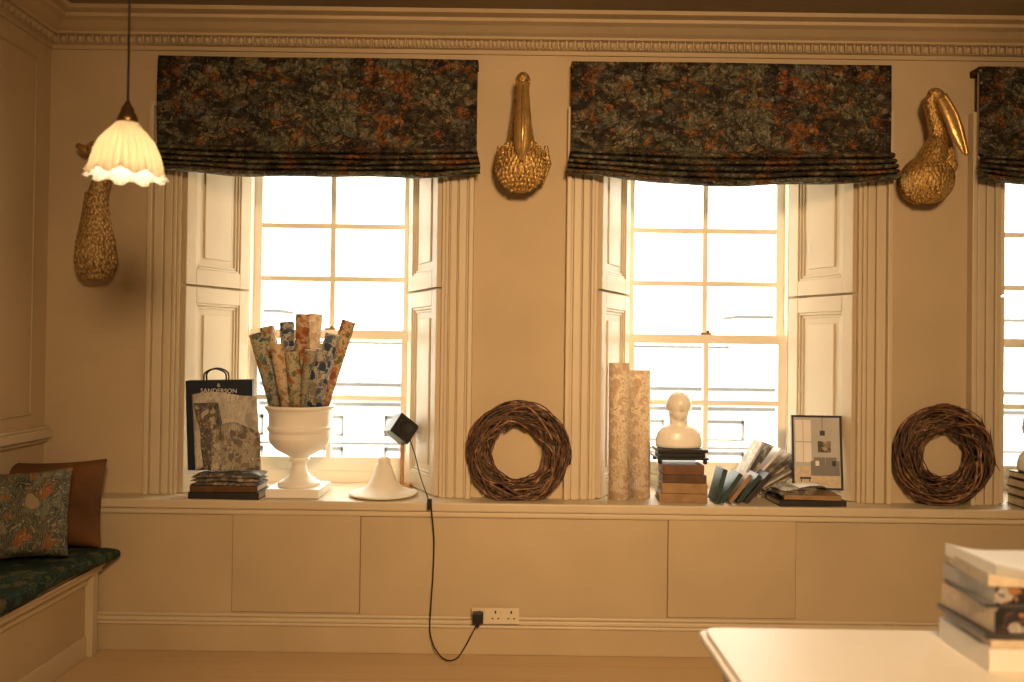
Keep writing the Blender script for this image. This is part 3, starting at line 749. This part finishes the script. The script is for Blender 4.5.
# window 3 shelf items
b = MB(); xx = P(1014, 500, 0.0).x+.075
th = (.05, .04, .045, .035)
for i, m in enumerate(('bookdark', 'booktan', 'bookbrown', 'bookdark')):
    book(b, (xx+.005*(i % 2), -.055, ZS+.001+sum(th[:i])+th[i]/2), (.20, .16, th[i]-.002), m, (0, 0, i*2-3))
b.fin('book_stack', bevel=0.0015)
b = MB(); z0 = ZS+.172
b.lathe([(r*1.15, z*1.25) for r, z in [(0, 0), (.07, 0), (.078, .012), (.075, .04), (.068, .06), (.045, .085), (.040, .11), (.05, .14), (.058, .17), (.052, .21), (.03, .235), (0, .24)]], 'white', Matrix.Translation((xx, -.055, z0)) @ Matrix.Diagonal((1, .8, 1, 1)), seg=32)
b.fin('mannequin_head_bust')

# ------------------------------------------------------------------ bench with cushions
b = MB(); xb = -1.945; y0, y1 = -2.6, YB-.036
b.box(XL+.02, xb, y0, y1, .385, .435, 'trim'); b.box(XL+.02, xb+.012, y0, y1, .41, .425, 'trim')
for yy in (y1-.05, -1.3, y0+.03): b.box(xb-.055, xb-.005, yy-.03, yy+.02, 0.001, .385, 'trim')
b.box(XL+.02, xb-.04, y0, y1, .001, .385, 'panel')
b.box(xb-.045, xb-.03, y0, y1, .001, .10, 'trim'); b.box(xb-.045, xb-.028, y0, y1, .34, .385, 'trim')
b.fin('window_bench', bevel=0.004)
b = MB()
def pad(u, v):
    y = -2.5+(y1-.02+2.5)*v; a = 2*math.pi*u; x1_ = xb+.05+.045*max(0, (v-.85)/.15); cxx = (XL+.03+x1_)/2; w = (x1_-XL-.03)/2
    sx = math.copysign(abs(math.cos(a))**.25, math.cos(a)); sz = math.copysign(abs(math.sin(a))**.6, math.sin(a))
    e = 1-max(0, (v-.97)/.03)**2*.25
    return Vector((cxx+w*sx*(1+.01*math.sin(v*30)), y, .476+.034*sz*e+.004*math.sin(v*17+u*6)))
b.grid(pad, 36, 80, 'seat')
b.add([pad(i/36, 1) for i in range(36)], [tuple(range(36))], 'seat')
b.fin('seat_pad')
def pillow(name, c, w, h, t, mat, rot):
    b = MB(); T = Matrix.Translation(Vector(c)) @ Euler([R(a) for a in rot]).to_matrix().to_4x4()
    n = 28
    for sg in (-1, 1):
        def fn(i, j):
            u, v = i*2-1, j*2-1
            pin = 1-.07*(1-v*v)*abs(u)**3
            pin2 = 1-.07*(1-u*u)*abs(v)**3
            th = max(0, (1-u**4)*(1-v**4))**.5
            wr = .22*noise.noise(Vector((u*2.4+w*9, v*2.4, sg*2)))
            return T @ Vector((u*w/2*pin, sg*(t/2*th*(1+wr)), v*h/2*pin2))
        b.grid(fn if sg == -1 else (lambda i, j: fn(1-i, j)), n, n, mat)
    return b.fin(name, sub=1)
c = P(49, 503, -.24); pillow('velvet_cushion', (c.x, -.235, .515+.20), .50, .41, .15, 'velvet', (-12, -2, 4))
c = P(20, 526, -.46); pillow('patterned_cushion', (c.x, -.46, .517+.195), .42, .39, .16, 'pillow', (-16, -4, 8))

# ------------------------------------------------------------------ foreground table & magazines
def rrect(x0, x1, y0, y1, r, n=8):
    pts = []
    for cx, cy, a0 in ((x1-r, y0+r, -90), (x1-r, y1-r, 0), (x0+r, y1-r, 90), (x0+r, y0+r, 180)):
        for k in range(n+1):
            a = R(a0+90*k/n); pts.append((cx+r*math.cos(a), cy+r*math.sin(a)))
    return pts
b = MB(); tx0, tx1, ty0, ty1 = .495, 2.15, -3.0, -1.89
for ins, z0, z1 in ((0.014, .742, .752), (.0, .728, .742), (.012, .716, .728), (.02, .70, .716), (.03, .685, .70)):
    b.prism(rrect(tx0+ins, tx1-ins, ty0+ins, ty1-ins, .035), z0, z1, 'sash')
b.box(tx0+.06, tx1-.06, ty0+.06, ty1-.06, .59, .685, 'trim')
for x in (tx0+.09, tx1-.09):
    for y in (ty0+.09, ty1-.09):
        b.lathe([(0, 0), (.02, 0), (.028, .03), (.022, .06), (.03, .35), (.036, .5), (.026, .53), (.038, .56), (.038, .6), (0, .6)], 'trim', Matrix.Translation((x, y, .0)), seg=20)
        b.box(x-.035, x+.035, y-.035, y+.035, .56, .685, 'trim')
b.fin('painted_table', bevel=0.004)
b = MB(); x0 = 1.085; yy = -2.18; zt = .753
def vol(xo, yo, z0, h, w, d, rot, cover, face, edge, curl=0.0):
    a = R(rot)
    def S(x, y, z): return Vector((x0+xo+x*math.cos(a)-y*math.sin(a), yy+yo+x*math.sin(a)+y*math.cos(a), z0+z+curl*(1-min(1, x/.12))**2*(z/h)))
    b.grid(lambda i, j: S(w*i, d*j, h), 16, 4, cover); b.grid(lambda i, j: S(w*i, d*(1-j), 0), 4, 4, cover)
    b.grid(lambda i, j: S(w*i, 0, h*j), 16, 3, face); b.grid(lambda i, j: S(w*(1-i), d, h*j), 16, 3, face)
    b.grid(lambda i, j: S(0, d*(1-i), h*j), 4, 3, edge); b.grid(lambda i, j: S(w, d*i, h*j), 4, 3, edge)
vol(.006, .0, zt, .052, .34, .22, -1, 'paper', 'paper', 'paper')
vol(.012, .004, zt+.053, .022, .34, .22, -4, 'paper', 'page', 'page')
vol(-.006, -.004, zt+.076, .012, .34, .22, -2, 'fdark', 'fdark', 'grey')
vol(.016, -.002, zt+.089, .055, .34, .21, 2, 'print', 'print', 'page')
vol(-.004, .005, zt+.145, .008, .34, .21, -6, 'grey', 'fdark', 'grey')
vol(.018, .0, zt+.154, .040, .34, .21, 1, 'print', 'print', 'lgrey')
vol(.000, -.004, zt+.195, .018, .34, .21, -5, 'lgrey', 'page', 'page', .010)
vol(.020, .0, zt+.214, .012, .34, .20, 2, 'paper', 'lgrey', 'paper', .018)
mag = b.fin('magazine_stack')
text('A', (x0+.10, yy-.006, zt+.026), .042, 'bookdark', (90, 0, -1), mag, 'cover_letter')

# ------------------------------------------------------------------ outside (low terrace across the street)
b = MB(); yf = 20
b.box(-24, 30, yf, yf+6, -6, .3, 'facade')
b.box(-24, 30, yf-.3, yf, .30, .44, 'roof'); b.box(-24, 30, yf-.15, yf, -.30, -.16, 'roof')
b.add([(-24, yf-.2, .44), (30, yf-.2, .44), (30, yf+4, 1.6), (-24, yf+4, 1.6)], [(0, 1, 2, 3)], 'facade')
b.box(-24, 30, yf+3.9, yf+4.1, 1.55, 1.70, 'roof')
for x in (-9.5, 7.6, 16): b.box(x, x+1.6, yf+3, yf+4.5, 1.2, 2.6, 'facade'); b.box(x-.1, x+1.7, yf+2.9, yf+4.6, 2.6, 2.74, 'roof')
x = -23
while x < 29:
    for z0, z1 in ((-3.4, -1.5), (-1.2, -.55)):
        b.box(x, x+1.2, yf-.04, yf+.02, z0, z0+.08, 'roof'); b.box(x, x+1.2, yf-.04, yf+.02, z1-.14, z1, 'roof'); b.box(x, x+.09, yf-.04, yf+.02, z0, z1, 'roof'); b.box(x+1.11, x+1.2, yf-.04, yf+.02, z0, z1, 'roof')
    x += 2.4
b.box(-24, 30, yf-.05, yf, -1.45, -1.36, 'roof')
b.fin('neighbouring_building')
b = MB(); b.box(-30, 34, .6, 40, -6.2, -6, 'facade'); b.fin('street_pavement')

# ------------------------------------------------------------------ light
w = bpy.data.worlds.new('overcast_sky'); sc.world = w; w.use_nodes = True
bg = w.node_tree.nodes['Background']; bg.inputs[0].default_value = (1.0, 0.94, 0.82, 1); bg.inputs[1].default_value = 9.0
for i, c in enumerate(WC):
    l = bpy.data.lights.new('sky_portal', 'AREA'); l.shape = 'RECTANGLE'; l.size = .95; l.size_y = 1.75; l.cycles.is_portal = True
    o = bpy.data.objects.new('sky_portal', l); o.location = (c, .60, 1.65); o.rotation_euler = (R(-90), 0, 0); sc.collection.objects.link(o)
def area(name, loc, target, size, e, col, spread=180):
    l = bpy.data.lights.new(name, 'AREA'); l.size = size; l.energy = e; l.color = col; l.spread = R(spread)
    o = bpy.data.objects.new(name, l); o.location = loc; o.rotation_euler = (Vector(target)-Vector(loc)).to_track_quat('-Z', 'Y').to_euler(); sc.collection.objects.link(o)
area('rear_room_light', (0.6, -5.2, 2.85), (0.45, 0, 1.15), 0.7, 60, (1, 0.63, 0.32), 80)

cam = bpy.data.cameras.new('camera'); co = bpy.data.objects.new('camera', cam); sc.collection.objects.link(co); sc.camera = co
cam.lens = F/1024*36; cam.sensor_width = 36; cam.clip_start = 0.05
Fw = Vector((0, math.cos(PITCH), math.sin(PITCH))); U0 = Vector((0, -math.sin(PITCH), math.cos(PITCH))); R0 = Vector((1, 0, 0))
rt = R0*math.cos(ROLL)+U0*math.sin(ROLL); up = -R0*math.sin(ROLL)+U0*math.cos(ROLL)
mm = Matrix((rt, up, -Fw)).transposed().to_4x4(); mm.translation = CAM; co.matrix_world = mm
cam.dof.use_dof = True; cam.dof.focus_distance = 4.0; cam.dof.aperture_fstop = 1.6
sc.view_settings.view_transform = 'Standard'; sc.view_settings.exposure = 0
